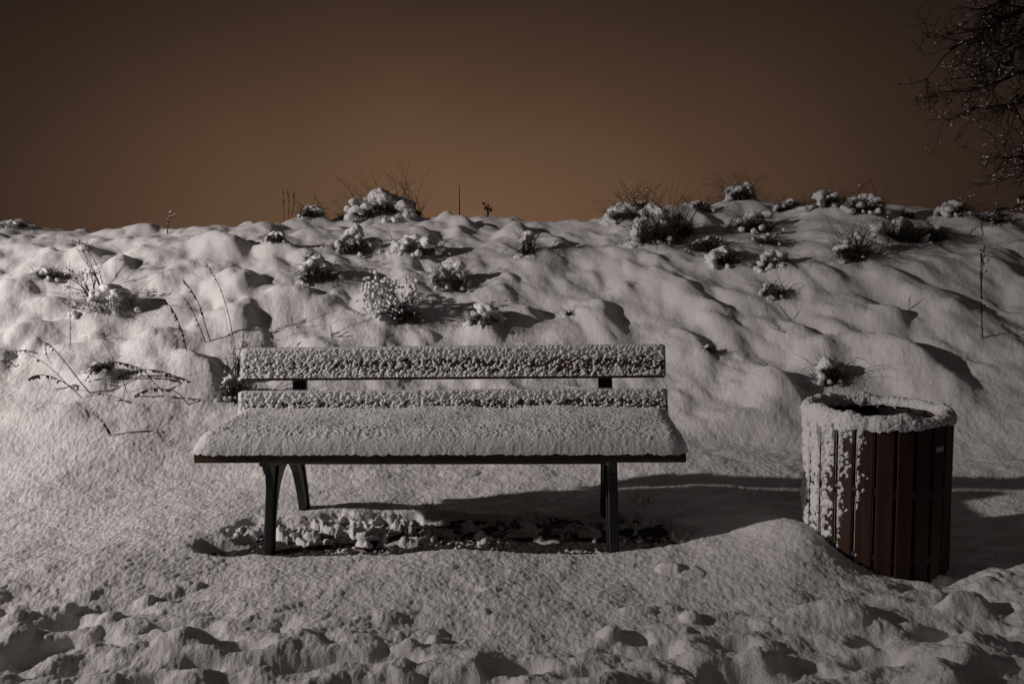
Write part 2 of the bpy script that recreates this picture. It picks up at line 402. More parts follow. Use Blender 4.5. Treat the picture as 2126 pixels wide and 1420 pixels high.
def fan_rows():
    a = np.geomspace(2.2, 13.0, 980)            # distance from the fan's apex
    near = np.linspace(0.3, 2.2, 60)[:-1]
    far = np.geomspace(13.0, 420, 40)[1:]
    return np.concatenate([near, a, far]) - 0.8
ys = fan_rows()
t_in = np.linspace(-0.66, 0.66, 1150)
t_out = np.linspace(0.66, 2.4, 60)[1:]
ts = np.concatenate([-t_out[::-1], t_in, t_out])
Yg = np.repeat(ys[:, None], len(ts), 1); Xg = (Yg + 0.8) * ts[None, :]
Zg = snow_h(Xg.ravel(), Yg.ravel()).reshape(Xg.shape)
o = mesh_np('snow_ground', np.stack([Xg.ravel(), Yg.ravel(), Zg.ravel()], 1), grid_faces(len(ys), len(ts)), M_SNOW)
o['kind'] = 'structure'
def gz(x, y): return float(snow_h(np.array([float(x)]), np.array([float(y)]), False)[0])

# bare soil in the sheltered strip
sx = np.linspace(-1.5, 1.0, 320); sy = np.linspace(2.98, 3.72, 110)
SX, SY = np.meshgrid(sx, sy)
SZ = -0.029 + 0.006 * fbm(SX * 14, SY * 14, 3, 81) + 0.005 * cells(SX * 40, SY * 40, 83, 0.6)
o = mesh_np('bare_soil', np.stack([SX.ravel(), SY.ravel(), SZ.ravel()], 1), grid_faces(110, 320), M_SOIL)
o['kind'] = 'structure'

# ------------------------------------------------------------------ BENCH
bench_yaw = R(-3.0)
p0 = at(402, 955, 3.16); p1 = at(1425, 951, 3.04)
mid = (p0 + p1) / 2
bench = empty('park_bench', (mid.x, mid.y, 0), math.atan2(p1.y - p0.y, p1.x - p0.x))
tag(bench, 'wooden park bench on black iron legs, seat and backrest thick with snow', 'bench')
LB = (p1 - p0).length / 2              # half length
ZS = 0.372
mb = MB()
for k, (ya, yb) in enumerate(((0.0, 0.09), (0.105, 0.195), (0.21, 0.30), (0.315, 0.405))):
    mb.box(-LB, LB, ya, yb, ZS, ZS + 0.040, bev=0.005)
mb.build('seat', M_BENCH, bench)
TILT = R(11)
def plank(z0, y0, hh, half, nm):
    M = Matrix.Translation((0, y0, z0)) @ Matrix.Rotation(-TILT, 4, 'X')
    mb = MB(); mb.box(-half, half, 0, 0.032, 0, hh, M, bev=0.006)
    return mb.build(nm, M_BENCH, bench), M
HB = LB * 0.985
bp1, M1 = plank(0.480, 0.425, 0.118, HB, 'backrest_plank')
bp2, M2 = plank(0.656, 0.462, 0.136, HB * 0.995, 'backrest_plank')

def profile_extrude(name, poly, x0, x1, m, parent, bev=0.004):
    """poly: outline in (y, z); extruded in x with a small chamfer"""
    n = len(poly)
    cy = [p[0] for p in poly]; cz = [p[1] for p in poly]
    area = sum(poly[i][0] * poly[(i + 1) % n][1] - poly[(i + 1) % n][0] * poly[i][1] for i in range(n))
    sgn = 1 if area > 0 else -1
    ins = []
    for i in range(n):
        a = Vector(poly[i - 1]); b = Vector(poly[i]); c = Vector(poly[(i + 1) % n])
        t = (c - a).normalized(); nrm = Vector((-t.y, t.x)) * sgn
        ins.append((b.x + nrm.x * bev, b.y + nrm.y * bev))
    V = []
    for (x, pl) in ((x0, ins), (x0 + bev, poly), (x1 - bev, poly), (x1, ins)):
        V += [(x, p[0], p[1]) for p in pl]
    F = []
    for r in range(3):
        for k in range(n):
            k2 = (k + 1) % n; F.append((r * n + k, r * n + k2, (r + 1) * n + k2, (r + 1) * n + k))
    F.append(tuple(range(n - 1, -1, -1))); F.append(tuple(3 * n + k for k in range(n)))
    o = mesh_py(name, V, F, m, parent)
    return o
def leg_frame(xc):
    t = 0.017
    # front leg: bracket under the seat, tapering and sweeping forward; arch; rear leg raking back
    out = []
    outer_front = [(0.005, 0.371), (0.012, 0.354), (0.034, 0.350), (0.038, 0.335), (0.052, 0.315), (0.066, 0.302), (0.066, 0.25), (0.054, 0.18), (0.038, 0.10), (0.022, 0.03), (0.008, -0.09)]
    inner_front = [(0.062, -0.09), (0.072, 0.00), (0.086, 0.07), (0.104, 0.13), (0.130, 0.19), (0.163, 0.24), (0.203, 0.278)]
    arch = [(0.240, 0.300), (0.280, 0.307), (0.320, 0.299), (0.355, 0.275)]
    inner_rear = [(0.390, 0.23), (0.420, 0.17), (0.445, 0.10), (0.466, 0.02), (0.488, -0.10)]
    outer_rear = [(0.550, -0.10), (0.536, 0.0), (0.520, 0.10), (0.500, 0.20), (0.472, 0.30), (0.455, 0.371)]
    poly = outer_front + inner_front + arch + inner_rear + outer_rear
    f = profile_extrude('leg_frame', poly, xc - t, xc + t, M_IRON, bench)
    # raised rib on both faces of the legs
    mb = MB()
    for s in (-1, 1):
        x = xc + s * (t + 0.003)
        mb = MB(); mb.tube([(x, y, z) for (y, z) in ((0.036, -0.06), (0.05, 0.05), (0.072, 0.15), (0.094, 0.24), (0.125, 0.33))], [0.006] * 5, 6)
        mb.build('rib', M_IRON, f, True); mb = MB()
        mb.tube([(x, y, z) for (y, z) in ((0.52, -0.06), (0.50, 0.08), (0.47, 0.20), (0.43, 0.31))], [0.006] * 4, 6)
        mb.build('rib', M_IRON, f, True)
    mb = MB()                                # upright carrying the two planks
    P = [(0.402, 0.33), (0.447, 0.42), (0.4885, 0.60), (0.512, 0.72), (0.515, 0.775), (0.533, 0.77), (0.538, 0.71), (0.520, 0.60), (0.480, 0.42), (0.450, 0.32)]
    profile_extrude('back_upright', P, xc - 0.033, xc + 0.033, M_IRON, bench)
# bench local x of the two frames
Wi = bench.matrix_basis.inverted() if False else None
bx_dir = (p1 - p0).normalized(); by_dir = Vector((-bx_dir.y, bx_dir.x, 0))
def bl(px, py, yl):          # local x on the plane at local depth yl
    d = ray(px, py); o0 = Vector((mid.x, mid.y, 0)) + by_dir * yl
    n = by_dir; t = (o0 - Vector((0, 0, CAM_Z))).dot(n) / d.dot(n)
    P = Vector((0, 0, CAM_Z)) + d * t
    return (P - o0).dot(Vector((bx_dir.x, bx_dir.y, 0)).normalized()), P.z
XL = bl(560, 1100, 0.05)[0]; XR = bl(1272, 1100, 0.05)[0]
print('frames', XL, XR, 'LB', LB, 'feet z', bl(555, 1160, 0.05)[1], bl(645, 1053, 0.52)[1], bl(1277, 1163, .05)[1])
print('planks z: low bottom', bl(499, 866, .42), bl(1390, 858, .42), 'low top', bl(505, 812, .44), 'up bottom', bl(512, 784, .46), bl(1386, 775, .46), 'up top', bl(516, 722, .49), bl(1384, 716, .49))
leg_frame(XL); leg_frame(XR)
mb = MB(); mb.tube([(XL, 0.30, 0.30), (XR, 0.30, 0.30)], 0.009, 8)
# bolts on the planks' iron uprights
mb.build('cross_rod', M_IRON, bench, True)

# snow lying on the seat
def seat_snow():
    nu, nv = 1250, 150
    u = np.linspace(0, 1, nu); v = np.linspace(0, 1, nv)
    U, V = np.meshgrid(u, v, indexing='ij')
    x = (-LB - 0.012) + U * (2 * LB + 0.024)
    # outline around the front edge, over the top, to the backrest
    y0, y1 = -0.014, 0.455
    zt = 0.098
    # end profile: snow thins and rounds at both ends
    e = np.minimum(x + LB + 0.012, LB + 0.012 - x)
    endh = np.clip(1 - (1 - np.clip(e / 0.10, 0, 1)) ** 2.2, 0, 1) ** 0.5
    a = np.clip(V / 0.36, 0, 1) * math.pi / 2
    s2 = np.clip((V - 0.36) / 0.64, 0, 1)
    yy = np.where(V < 0.36, y0 + 0.100 * (1 - np.cos(a) ** 0.75), y0 + 0.100 + s2 * (y1 - y0 - 0.100))
    zz = np.where(V < 0.36, np.sin(a) ** 0.85, 1.0 + 0.10 * np.sin(s2 * math.pi * 0.6) + 0.12 * sst(0.65, 1, s2))
    # roof-like slope toward the back at the ends
    hh = zt * (1 + 0.10 * fbm(x * 3, yy * 4, 2, 91)) * endh
    pull = (1 - endh) * 0.02
    yy = yy + pull * (1 - s2) * 2 + 0.0015 * fbm(x * 20, V * 6, 2, 92) * (1 - s2)
    z = ZS + 0.037 + zz * hh
    # pitted, combed crust: clots drawn downhill and to the left on the front slope
    ux = x + 0.35 * (V * 0.45); vy = V * 0.62
    fr = sst(0.05, 0.2, V)
    lump = (0.0030 * scells((ux * .8 + vy * .6) * 44, (-ux * .6 + vy * .8) * 62, 93, 0.7) * (0.45 + 0.55 * sst(.6, .3, V)) + 0.0022 * scells(ux * 95, vy * 85, 94, 0.7) + 0.0022 * fbm(ux * 18, vy * 22, 2, 95)) * (0.12 + 0.88 * sst(0.10, 0.24, V + .04 * pn(x * 12, x * 0, 90))) + 0.0010 * fbm(x * 60, vy * 60, 2, 98)
    ny = np.where(V < 0.36, -np.cos(a), 0.0); nz_ = np.where(V < 0.36, np.sin(a), 1.0)
    # ragged lower hem
    hem = sst(0.12, 0.0, V) * (0.006 * fbm(x * 35, x * 0 + 3, 2, 99) + 0.004 * fbm(x * 9, x * 0 + 3, 2, 100))
    y = yy + ny * lump; z = z + nz_ * lump - hem
    P = np.stack([x, y, z], -1).reshape(-1, 3)
    return mesh_np('snow_cover', P, grid_faces(nu, nv)[:, ::-1], M_CRUST, bench)
seat_snow()

def crust(M, half, hh, seed, parent, cover, cap):
    """nodular snow blown onto a plank's face: thin spots let the wood show; a rounded cap on top"""
    nu, nv = 1150, 110
    u = np.linspace(-half - 0.004, half + 0.004, nu); v = np.linspace(0, 1, nv)
    U, V = np.meshgrid(u, v, indexing='ij')
    face = hh - 0.010
    L1 = 0.72
    zf = np.clip(V / L1, 0, 1) * face + 0.010
    a = np.clip((V - L1) / (1 - L1), 0, 1) * math.pi
    zc_ = hh + np.sin(a) * cap; yc_ = -0.002 + (1 - np.cos(a)) / 2 * 0.036
    yloc = np.where(V <= L1, -0.001, yc_); zloc = np.where(V <= L1, zf, zc_ - (1 - sst(0, .5, a)) * 0.0)
    du = U + 0.0; dv = V * (hh + 0.045)
    wb = pn(du * 40, dv * 40, seed + 3) * .35
    n = 0.0072 * scells((du * .8 + dv * .6) * 62 + wb, (-du * .6 + dv * .8) * 92 + wb, seed, 0.72) + 0.0035 * scells(du * 105, dv * 120, seed + 5, 0.6) + 0.0014 * fbm(du * 5, dv * 9, 2, seed + 11) + 0.0040 * fbm((du * .8 + dv * .6) * 24, (-du * .6 + dv * .8) * 50, 2, seed + 9)
    n = n * (1 - 0.55 * sst(0.68, 0.8, V))
    thin = 0.0046 + 0.0022 * sst(-half, half, U) - 0.010 * sst(0.55, 0.95, V / L1) * (V <= L1) - 0.012 * (V > L1) - 0.004 * sst(0.35, 0.0, V / L1)
    t = cover + n - thin
    e = np.minimum(U + half, half - U); t = t * sst(-0.004, 0.02, e) - 0.004 * sst(0.006, 0, e)
    t = np.where(V <= L1, np.maximum(t, -0.006), np.maximum(t, 0.0))
    t = 0.016 * np.tanh(t / 0.016)
    ny = np.where(V <= L1, -1.0, -np.cos(a)); nz_ = np.where(V <= L1, 0.0, np.sin(a))
    P = np.stack([U, yloc + ny * t, zloc + nz_ * t * 0.7], -1).reshape(-1, 3)
    A = np.array(M)[:3, :3]; T = np.array(M)[:3, 3]
    P = P @ A.T + T
    return mesh_np('snow_crust', P, grid_faces(nu, nv)[:, ::-1], M_CRUST, parent)
crust(M1, HB, 0.118, 110, bp1, 0.0022, 0.008)
crust(M2, HB * 0.995, 0.136, 140, bp2, 0.0022, 0.016)

# ------------------------------------------------------------------ LITTER BIN
BR, BH, NS = 0.264, 0.545, 24
bz = -0.13
tbin = empty('litter_bin', (BIN[0], BIN[1], bz), R(4))
tag(tbin, 'round dark red wooden slat litter bin with snow on its rim', 'litter bin')
BH2 = BH - bz
mb = MB()
for k in range(NS):
    a = 2 * math.pi * (k + .5) / NS
    wd = 2 * BR * math.sin(math.pi / NS) * 0.87 / 2
    M = Matrix.Rotation(a, 4, 'Z') @ Matrix.Translation((BR, 0, 0)) @ Matrix.Rotation(R(90), 4, 'Y')
    # box extruded along local x -> vertical
    dz = 0.004 * math.sin(k * 2.3)
    mb.box(-BH2 + dz * 0, -0.0 + dz, -wd, wd, -0.011, 0.011, M, bev=0.004)
mb.build('slatted_side', M_BIN, tbin)
def lathe(name, prof, m, parent, n=72):
    V = []; 
    for (r, z) in prof:
        for k in range(n):
            a = 2 * math.pi * k / n; V.append((r * math.cos(a), r * math.sin(a), z))
    return mesh_np(name, np.array(V), grid_faces(len(prof), n, True), m, parent)
lathe('liner', [(0.0, 0.06), (0.24, 0.06), (0.245, 0.10), (0.25, BH2 - 0.02), (0.262, BH2 - 0.012), (0.262, BH2 - 0.02), (0.256, BH2 - 0.03), (0.252, 0.1)], M_LINER, tbin)
lathe('hoop', [(0.262, 0.44), (0.2735, 0.44), (0.2735, 0.40), (0.262, 0.40), (0.262, 0.44)], M_IRON, tbin)
lathe('hoop', [(0.262, 0.18), (0.2735, 0.18), (0.2735, 0.14), (0.262, 0.14), (0.262, 0.18)], M_IRON, tbin)
# small maker's plate on a slat at the right
mb = MB()
a = R(-67.5)
M = Matrix.Rotation(a, 4, 'Z') @ Matrix.Translation((BR + 0.0125, 0, BH2 - 0.088)) @ Matrix.Rotation(R(90), 4, 'Z')
mb.box(-0.020, 0.020, -0.0015, 0.0015, -0.010, 0.010, M)
mb.build('plate', M_PLATE, tbin)
# snow ring on the rim
nu, nv = 900, 72
U, V = np.meshgrid(np.arange(nu) / nu * 2 * math.pi, np.arange(nv) / nv * 2 * math.pi, indexing='ij')
th = 0.024 + 0.013 * fbm(np.cos(U) * 2.2 + 5, np.sin(U) * 2.2, 3, 160) + 0.006 * np.cos(U - R(150))
th = th + 0.0
cr = BR - 0.007
rr = np.cos(V) * (0.030 + 0.007 * fbm(np.cos(U) * 3 + 1, np.sin(U) * 3, 2, 161)); zz = np.maximum(np.sin(V), -0.45) * th * (1 + 0.25 * (np.sin(V) > 0))
hem = np.clip(np.cos(V), 0, 1) * sst(0.25, -0.45, np.sin(V))                      # outer lower hem hangs down unevenly
hang = 0.004 + 0.022 * np.clip(np.cos(U - R(200)), 0, 1) + 0.012 * fbm(np.cos(U) * 5, np.sin(U) * 5, 2, 163) + 0.006 * fbm(np.cos(U) * 18, np.sin(U) * 18, 2, 164)
zz = zz - hem * np.clip(hang, 0, 1)
n = 0.003 * scells(U * 22, V * 5 + U, 165, 0.8) + 0.0035 * fbm(U * 14, V * 3.2, 2, 167)
n = n * (0.3 + 0.7 * np.clip(np.sin(V) + .6, 0, 1)) * np.minimum(1, 6 * np.minimum(U, 2 * math.pi - U) + 0.0)
rr2 = cr + rr + np.cos(V) * n; z2 = BH2 + 0.012 + zz + np.sin(V) * n
P = np.stack([rr2 * np.cos(U), rr2 * np.sin(U), z2], -1).reshape(-1, 3)
Fq = grid_faces(nu, nv, True)
i = np.arange(nv); last = (nu - 1) * nv
Fq = np.concatenate([Fq, np.stack([last + i, last + (i + 1) % nv, (i + 1) % nv, i], -1)])
mesh_np('snow_rim', P, Fq, M_CRUST, tbin)
# snow plastered on the windward slats
def bin_crust():
    for k in range(NS):
        a = 2 * math.pi * (k + .5) / NS + R(4)
        deg = math.degrees(a) % 360                        # 180 = due left, 270 = toward the camera
        off = (deg - 185 + 180) % 360 - 180
        if abs(off) > 55: continue
        dens = 0.006 - 0.0125 * (max(0, abs(off) - 14) / 38)
        nu, nv = 300, 36
        U, V = np.meshgrid(np.linspace(0, BH2, nu), np.linspace(-1, 1, nv), indexing='ij')
        wd = 2 * BR * math.sin(math.pi / NS) * 0.87 / 2
        yy = V * (wd + 0.0015); zt = U
        seed = 200 + k * 3
        edge = 0.004 * (1 - np.abs(V + 0.75)) if off > 12 else 0
        t = dens + edge + 0.004 * sst(0.2, 0.8, -V) * (off > 0) + 0.007 * cells(yy * 62 + 3, zt * 50, seed, 0.75) + 0.003 * cells(yy * 130, zt * 120, seed + 7, 0.6) - 0.001 + 0.005 * fbm(yy * 40, zt * 30, 3, seed + 1) + 0.006 * fbm(yy * 10, zt * 8, 2, seed + 2) - 0.010 * (1 - zt / BH2) * (1 if off > -8 else .5) - 0.001
        t = t + 0.008 * sst(BH2 - 0.09, BH2, zt)
        t = np.clip(t, -0.008, 0.017) * sst(1.0, 0.72, np.abs(V)) - 0.006 * sst(0.75, 1.0, np.abs(V))
        r = BR + 0.0112 + t
        b = 2 * math.pi * (k + .5) / NS
        P = np.stack([r * math.cos(b) - yy * math.sin(b), r * math.sin(b) + yy * math.cos(b), zt], -1).reshape(-1, 3)
        mesh_np('snow_crust', P, grid_faces(nu, nv), M_CRUST, tbin)
bin_crust()

# ------------------------------------------------------------------ VEGETATION on the bank
def arc(p, azd, lean, L, droop, n=7, rng=None):
    """a stem: leaves p leaning `lean` deg toward azimuth azd, drooping as it goes"""
    P = [Vector(p)]; a = R(azd); th = R(lean)
    for i in range(n):
        st = L / n
        d = Vector((math.cos(a) * math.sin(th), math.sin(a) * math.sin(th), math.cos(th)))
        P.append(P[-1] + d * st); th += R(droop) / n
        if rng: a += rng.uniform(-.12, .12)
    return P
GT = 'snow laden grass tussocks on the bank'
def tussock(px, py, wpx, hpx, seed, label, cap=1.0, open_=0.5, tall=0, name='grass_tussock', side=1, tallh=0.3, dx=0.0, balls_extra=0, cat='grass tussock'):
    """px, py: foot of the clump in the picture; w/h its size there.  Blades fountain out; snow rests on their backs."""
    rng = random.Random(seed)
    x, y = hit(px, py); k = y / F_PX
    w = wpx * k / 2 * 1.1; h = hpx * k * 1.08
    z = min(gz(x, y), gz(x - w * .7, y), gz(x + w * .7, y), gz(x, y - w * .6) + .03) - 0.12 * h
    root = empty(name, (x, y, z)); tag(root, label, cat, GT)
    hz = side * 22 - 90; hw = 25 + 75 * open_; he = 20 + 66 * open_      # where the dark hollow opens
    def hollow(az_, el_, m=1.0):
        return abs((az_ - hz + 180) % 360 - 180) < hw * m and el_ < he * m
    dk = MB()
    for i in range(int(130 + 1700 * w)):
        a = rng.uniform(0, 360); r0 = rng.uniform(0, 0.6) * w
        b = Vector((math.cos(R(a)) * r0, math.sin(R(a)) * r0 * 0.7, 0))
        P = arc(b, a + rng.uniform(-40, 40), rng.uniform(0, 40), rng.uniform(.5, 1.1) * h + 0.02, rng.uniform(60, 170), 6, rng)
        dk.blade(P, rng.uniform(.0010, .0024), Vector((math.sin(R(a)), rng.uniform(-.5, .5), 0)).normalized())
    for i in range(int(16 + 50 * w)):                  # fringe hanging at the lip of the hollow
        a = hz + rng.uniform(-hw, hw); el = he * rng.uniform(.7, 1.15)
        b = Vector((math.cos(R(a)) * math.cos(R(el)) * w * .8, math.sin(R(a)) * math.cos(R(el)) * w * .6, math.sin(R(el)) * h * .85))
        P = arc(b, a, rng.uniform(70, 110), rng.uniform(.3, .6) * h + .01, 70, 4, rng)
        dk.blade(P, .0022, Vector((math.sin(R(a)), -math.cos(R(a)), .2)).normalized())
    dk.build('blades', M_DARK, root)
    fs = MB()                       # bent dry blades that come out through the snow
    for i in range(int(10 + 60 * w)):
        az_ = rng.uniform(0, 360); rr_ = rng.uniform(.1, .95) * w
        b = Vector((math.cos(R(az_)) * rr_, math.sin(R(az_)) * rr_ * .75, h * .35))
        P = arc(b, az_ + rng.uniform(-60, 60), rng.uniform(5, 60), rng.uniform(.5, 1.3) * h + .03, rng.uniform(30, 150), 6, rng)
        fs.tube(P, [.0017 * (1 - j / 8) + .0005 for j in range(7)], 3)
    fs.build('dry_blades', M_BLADE, root)
    balls = []
    pk = [(rng.uniform(0, 360), rng.uniform(5, 75), rng.uniform(7, 17)) for _ in range(8 + int(26 * w))]   # small dark pockets
    sz = w * .5 + h * .5
    for i in range(int((14 + 62 * w) * cap)):
        a = rng.uniform(0, 360); el0 = rng.uniform(30, 88); dr = rng.uniform(18, 48); da = rng.uniform(-14, 14)
        r0 = rng.choice((.09, .12, .16, .21)) * sz + .006; sp_ = rng.uniform(.86, 1.12)
        nb = rng.randint(2, 5)
        for j in range(nb):
            el = el0 - dr * j / 2; az_ = (a + da * j) % 360
            if el < 0: break
            if hollow(az_, el, .9 if j else 1): break
            if any(abs((az_ - p_[0] + 180) % 360 - 180) * math.cos(R(el)) < p_[2] and abs(el - p_[1]) < p_[2] for p_ in pk): continue
            q = Vector((math.cos(R(az_)) * math.cos(R(el)) * w * .88, math.sin(R(az_)) * math.cos(R(el)) * w * .75, math.sin(R(el)) * h * .82)) * sp_
            balls.append((tuple(q), r0 * (1 - .13 * j), rng.uniform(.5, .78)))
    for i in range(int(9 * cap)):        # broad drifted snow at the windward foot, easing it into the bank
        az_ = rng.uniform(80, 190)
        balls.append(((math.cos(R(az_)) * w * rng.uniform(.5, 1.15), math.sin(R(az_)) * w * rng.uniform(.4, .9), rng.uniform(0, .12) * h), rng.uniform(.25, .42) * sz, .42))
    for i in range(int(7 * cap)):        # stray clots in and around the mouth
        a = hz + rng.uniform(-hw, hw); rr_ = w * rng.uniform(.7, 1.1); r = rng.uniform(.05, .10) * w + .006
        if rng.random() < .5: balls.append(((math.cos(R(a)) * rr_, math.sin(R(a)) * rr_ * .75, rng.uniform(0.02, .25) * h), r, .9))
    if balls: snow_union('snow_clumps', balls, 0.0095 if w > .12 else 0.007, root, rng, .22)
    if tall:
        tl = MB(); sn = MB()
        for i in range(tall):
            a = rng.uniform(0, 360); b = Vector((rng.uniform(-1, 1) * w * .8 + dx, rng.uniform(-.4, .4) * w, h * .3))
            P = arc(b, rng.choice([0, 180]) + rng.uniform(-50, 50), rng.uniform(0, 28), rng.uniform(.55, 1.1) * tallh + h * .5, rng.uniform(5, 75), 8, rng)
            tl.tube(P, [.0026 * (1 - j / 9) + .0008 for j in range(9)], 4)
            if rng.random() < .25:
                q = rng.choice(P[3:7]); sn.ball(q, rng.uniform(.006, .012), rng, .8)
        tl.build('tall_stems', M_BLADE, root)
        if sn.V: sn.build('snow_flecks', M_CRUST, root, True)
    return root
T = tussock
T(650, 452, 62, 28, 2, 'low snow hump with a small dark crack, on the left crest', 1.1, .4, 4, tallh=.22)
T(790, 470, 150, 62, 3, 'largest snow mound on the crest with tall grass curving over it', 1.5, .15, 26, tallh=.42, dx=.08)
T(745, 528, 95, 60, 4, 'tussock with a wide dark brown hollow just below the largest crest mound', .9, .85, 5, tallh=.1)
T(662, 590, 85, 58, 5, 'tussock ringed by snow balls with a dark seeded stem bunch in its middle', .9, .6, 0)
T(865, 535, 120, 48, 6, 'broad humped row of snowy tussock left of the middle of the bank', 1.3, .25, 3, tallh=.18)
T(935, 598, 95, 62, 7, 'tussock with two dark gaps and fringed blades, middle of the bank', 1.0, .7, 6, tallh=.3)
T(845, 675, 60, 45, 8, 'dark knob of grass at the foot of the frosted ball-covered shrub', .5, .9, 0)
T(230, 660, 130, 62, 9, 'large snow cushion with a dark gap beneath, far left of the bank', 1.4, .45, 0)
T(1008, 700, 70, 48, 10, 'round snow cap split by one dark slot, above the bench back', 1.3, .3, 1, tallh=.2)
T(1095, 545, 30, 62, 11, 'slim upright tuft dusted with snow, alone in the middle of the bank', .6, .6, 8, tallh=.18)
T(1300, 462, 85, 45, 12, 'snowy hump on the crest just left of the tall brown grass', 1.0, .5, 8, tallh=.2)
T(1360, 512, 100, 92, 13, 'tall brown grass clump hung with snow, its base dark', .9, .75, 46, tallh=.36)
T(1412, 492, 52, 60, 14, 'dark tuft with snow crumbs right beside the tall brown grass clump', .6, .9, 16, tallh=.25)
T(1470, 525, 85, 38, 15, 'low crumbly tussock below and right of the tall brown grass', 1.0, .55, 5, tallh=.15)
T(1535, 435, 70, 60, 16, 'spiky snow crusted tuft standing highest on the crest', 1.1, .4, 30, tallh=.24)
T(1570, 480, 110, 42, 17, 'flattened tussock of combed blades below the spiky crest tuft', 1.0, .65, 4, tallh=.15)
T(1505, 560, 90, 38, 18, 'tussock with dark slits and long snow lumps, right centre of the bank', 1.1, .55, 4, tallh=.15)
T(1605, 570, 75, 42, 19, 'dome of snow over a dark mouth, right of the slitted tussock', 1.2, .55, 3, tallh=.12)
T(1605, 625, 62, 34, 20, 'small snow nub over a black hollow, lowest of the right centre group', 1.0, .7, 5, tallh=.1)
T(1640, 440, 80, 28, 21, 'ragged low tuft on the crest right of the spiky one', .9, .5, 12, tallh=.16)
T(1712, 452, 68, 40, 22, 'rounded snow cap on the right crest, left one of two', 1.2, .4, 5, tallh=.16)
T(1790, 462, 95, 42, 23, 'wider snow cap on the right crest with a crossed pair of stalks', 1.2, .35, 8, tallh=.25)
T(1770, 545, 70, 78, 24, 'bushy tuft of upright stems with snow, on the right of the bank', .7, .75, 26, tallh=.2)
T(1865, 505, 120, 62, 25, 'long dark hollow beneath a snow crest, upper right of the bank', 1.0, .95, 6, tallh=.12)
T(1940, 505, 70, 38, 26, 'crumbled snowy tuft beside the long dark hollow', .9, .6, 4, tallh=.12)
T(1980, 462, 75, 36, 27, 'dim snowy hump with short stems on the far right crest', .9, .5, 12, tallh=.18)
T(2060, 470, 70, 32, 32, 'dim ragged tuft on the crest under the tree', .9, .5, 12, tallh=.16)
T(1722, 805, 75, 62, 28, 'snow ball tussock with loose pale leaves, up the slope from the bin', 1.1, .6, 5, tallh=.06)
T(490, 838, 62, 60, 29, 'dry brown tuft with snow balls just left of the backrest', .8, .7, 26, tallh=.16)
T(30, 482, 80, 18, 30, 'flat snowy tuft on the crest at the left edge', .8, .5, 6, tallh=.15)
T(1468, 752, 22, 20, 31, 'tiny dark hole with a snow rim on the slope right of the backrest', .5, .6, 0)

GW = 'dry weeds standing in the snow'
T(720, 452, 40, 18, 51, 'sparse spray of bare bent grass at the left foot of the largest crest mound', .6, .5, 12, tallh=.28)
T(855, 462, 44, 20, 52, 'bare grass spray at the right end of the largest crest mound', .7, .5, 14, tallh=.34)
T(1330, 435, 50, 20, 53, 'fine upright grass haze behind the tall brown clump on the crest', .5, .5, 22, tallh=.30)
T(1880, 455, 40, 14, 54, 'faint short grass on the crest between the right caps and the far hump', .6, .5, 9, tallh=.14)
def stalk_px(name, label, paths, cat='dry weed', pods=0.0, rad=.0030, Y=None, seed=0, snow=.15, group=GW, podr=.008, twigs=0):
    """paths: lists of picture points; the first point of the first path is where it leaves the snow"""
    rng = random.Random(seed + 900)
    f = paths[0][0]; x, y = hit(*f); z = gz(x, y)
    root = empty(name, (x, y, z)); tag(root, label, cat, group)
    st = MB(); pd = MB(); sn = MB()
    rad *= 1.3; podr *= 1.25
    for pi, pth in enumerate(paths):
        Yd = y - (0.0 if pi == 0 else rng.uniform(-.06, .06))
        P0 = [at(a, b, y + (Yd - y) * (i / max(1, len(pth) - 1))) - Vector((x, y, z)) for i, (a, b) in enumerate(pth)]
        if pi == 0: P0[0] = Vector((0, 0, -.03))
        # smooth (Catmull-Rom)
        P = []
        for i in range(len(P0) - 1):
            a = P0[max(i - 1, 0)]; b = P0[i]; c = P0[i + 1]; d = P0[min(i + 2, len(P0) - 1)]
            for q in range(5):
                t = q / 5
                P.append(0.5 * ((2 * b) + (c - a) * t + (2 * a - 5 * b + 4 * c - d) * t * t + (3 * b - a - 3 * c + d) * t ** 3))
        P.append(P0[-1])
        n = len(P)
        P = [p + Vector((rng.uniform(-1, 1), rng.uniform(-1, 1), rng.uniform(-1, 1))) * .0015 for p in P]
        st.tube(P, [rad * (1 - .65 * i / n) for i in range(n)], 5)
        L = sum((P[i + 1] - P[i]).length for i in range(n - 1))
        if pods:
            for j in range(int(L * pods * (1.0 if pi else .8))):
                i = int(rng.uniform(.35, 1) * (n - 2)); p = P[i].lerp(P[i + 1], rng.random())
                dr = Vector((rng.uniform(-.6, .6), rng.uniform(-.5, .5), -1)).normalized()
                ln = rng.uniform(.6, 1.5) * podr * 1.6
                pd.tube([p, p + dr * ln * .5, p + dr * ln], [podr * .12, podr * .5, podr * .15], 5)
        if snow:
            for j in range(int(L * 30 * snow) + (1 if rng.random() < snow else 0)):
                i = rng.randrange(1, n - 1); sn.ball(P[i] + Vector((0, 0, rad)), rng.uniform(.004, .009), rng, .8)
        for j in range(twigs):
            i = int(rng.uniform(.3, .95) * (n - 2)); p = P[i]
            q = arc(p, rng.uniform(0, 360), rng.uniform(25, 70), rng.uniform(.02, .07), -30, 4, rng)
            st.tube(q, [rad * .45] * 5, 4)
            if pods: pd.ball(q[-1], podr * .7, rng, 1.0)
    st.build('stem', M_STALK, root, True)
    if pd.V: pd.build('seed_pods', M_STALK, root, True)  # seed pods hung along the stems and at twig ends
    if sn.V: sn.build('snow_flecks', M_CRUST, root, True)
    return root
W = stalk_px
T(1590, 512, 75, 26, 41, 'thin scattering of snowy grass between the combed tussock and the snow dome', .7, .6, 8, tallh=.12)
T(100, 592, 62, 26, 42, 'small crumbly tuft at the left edge, before the seeded shrub', .8, .4, 2, tallh=.1)
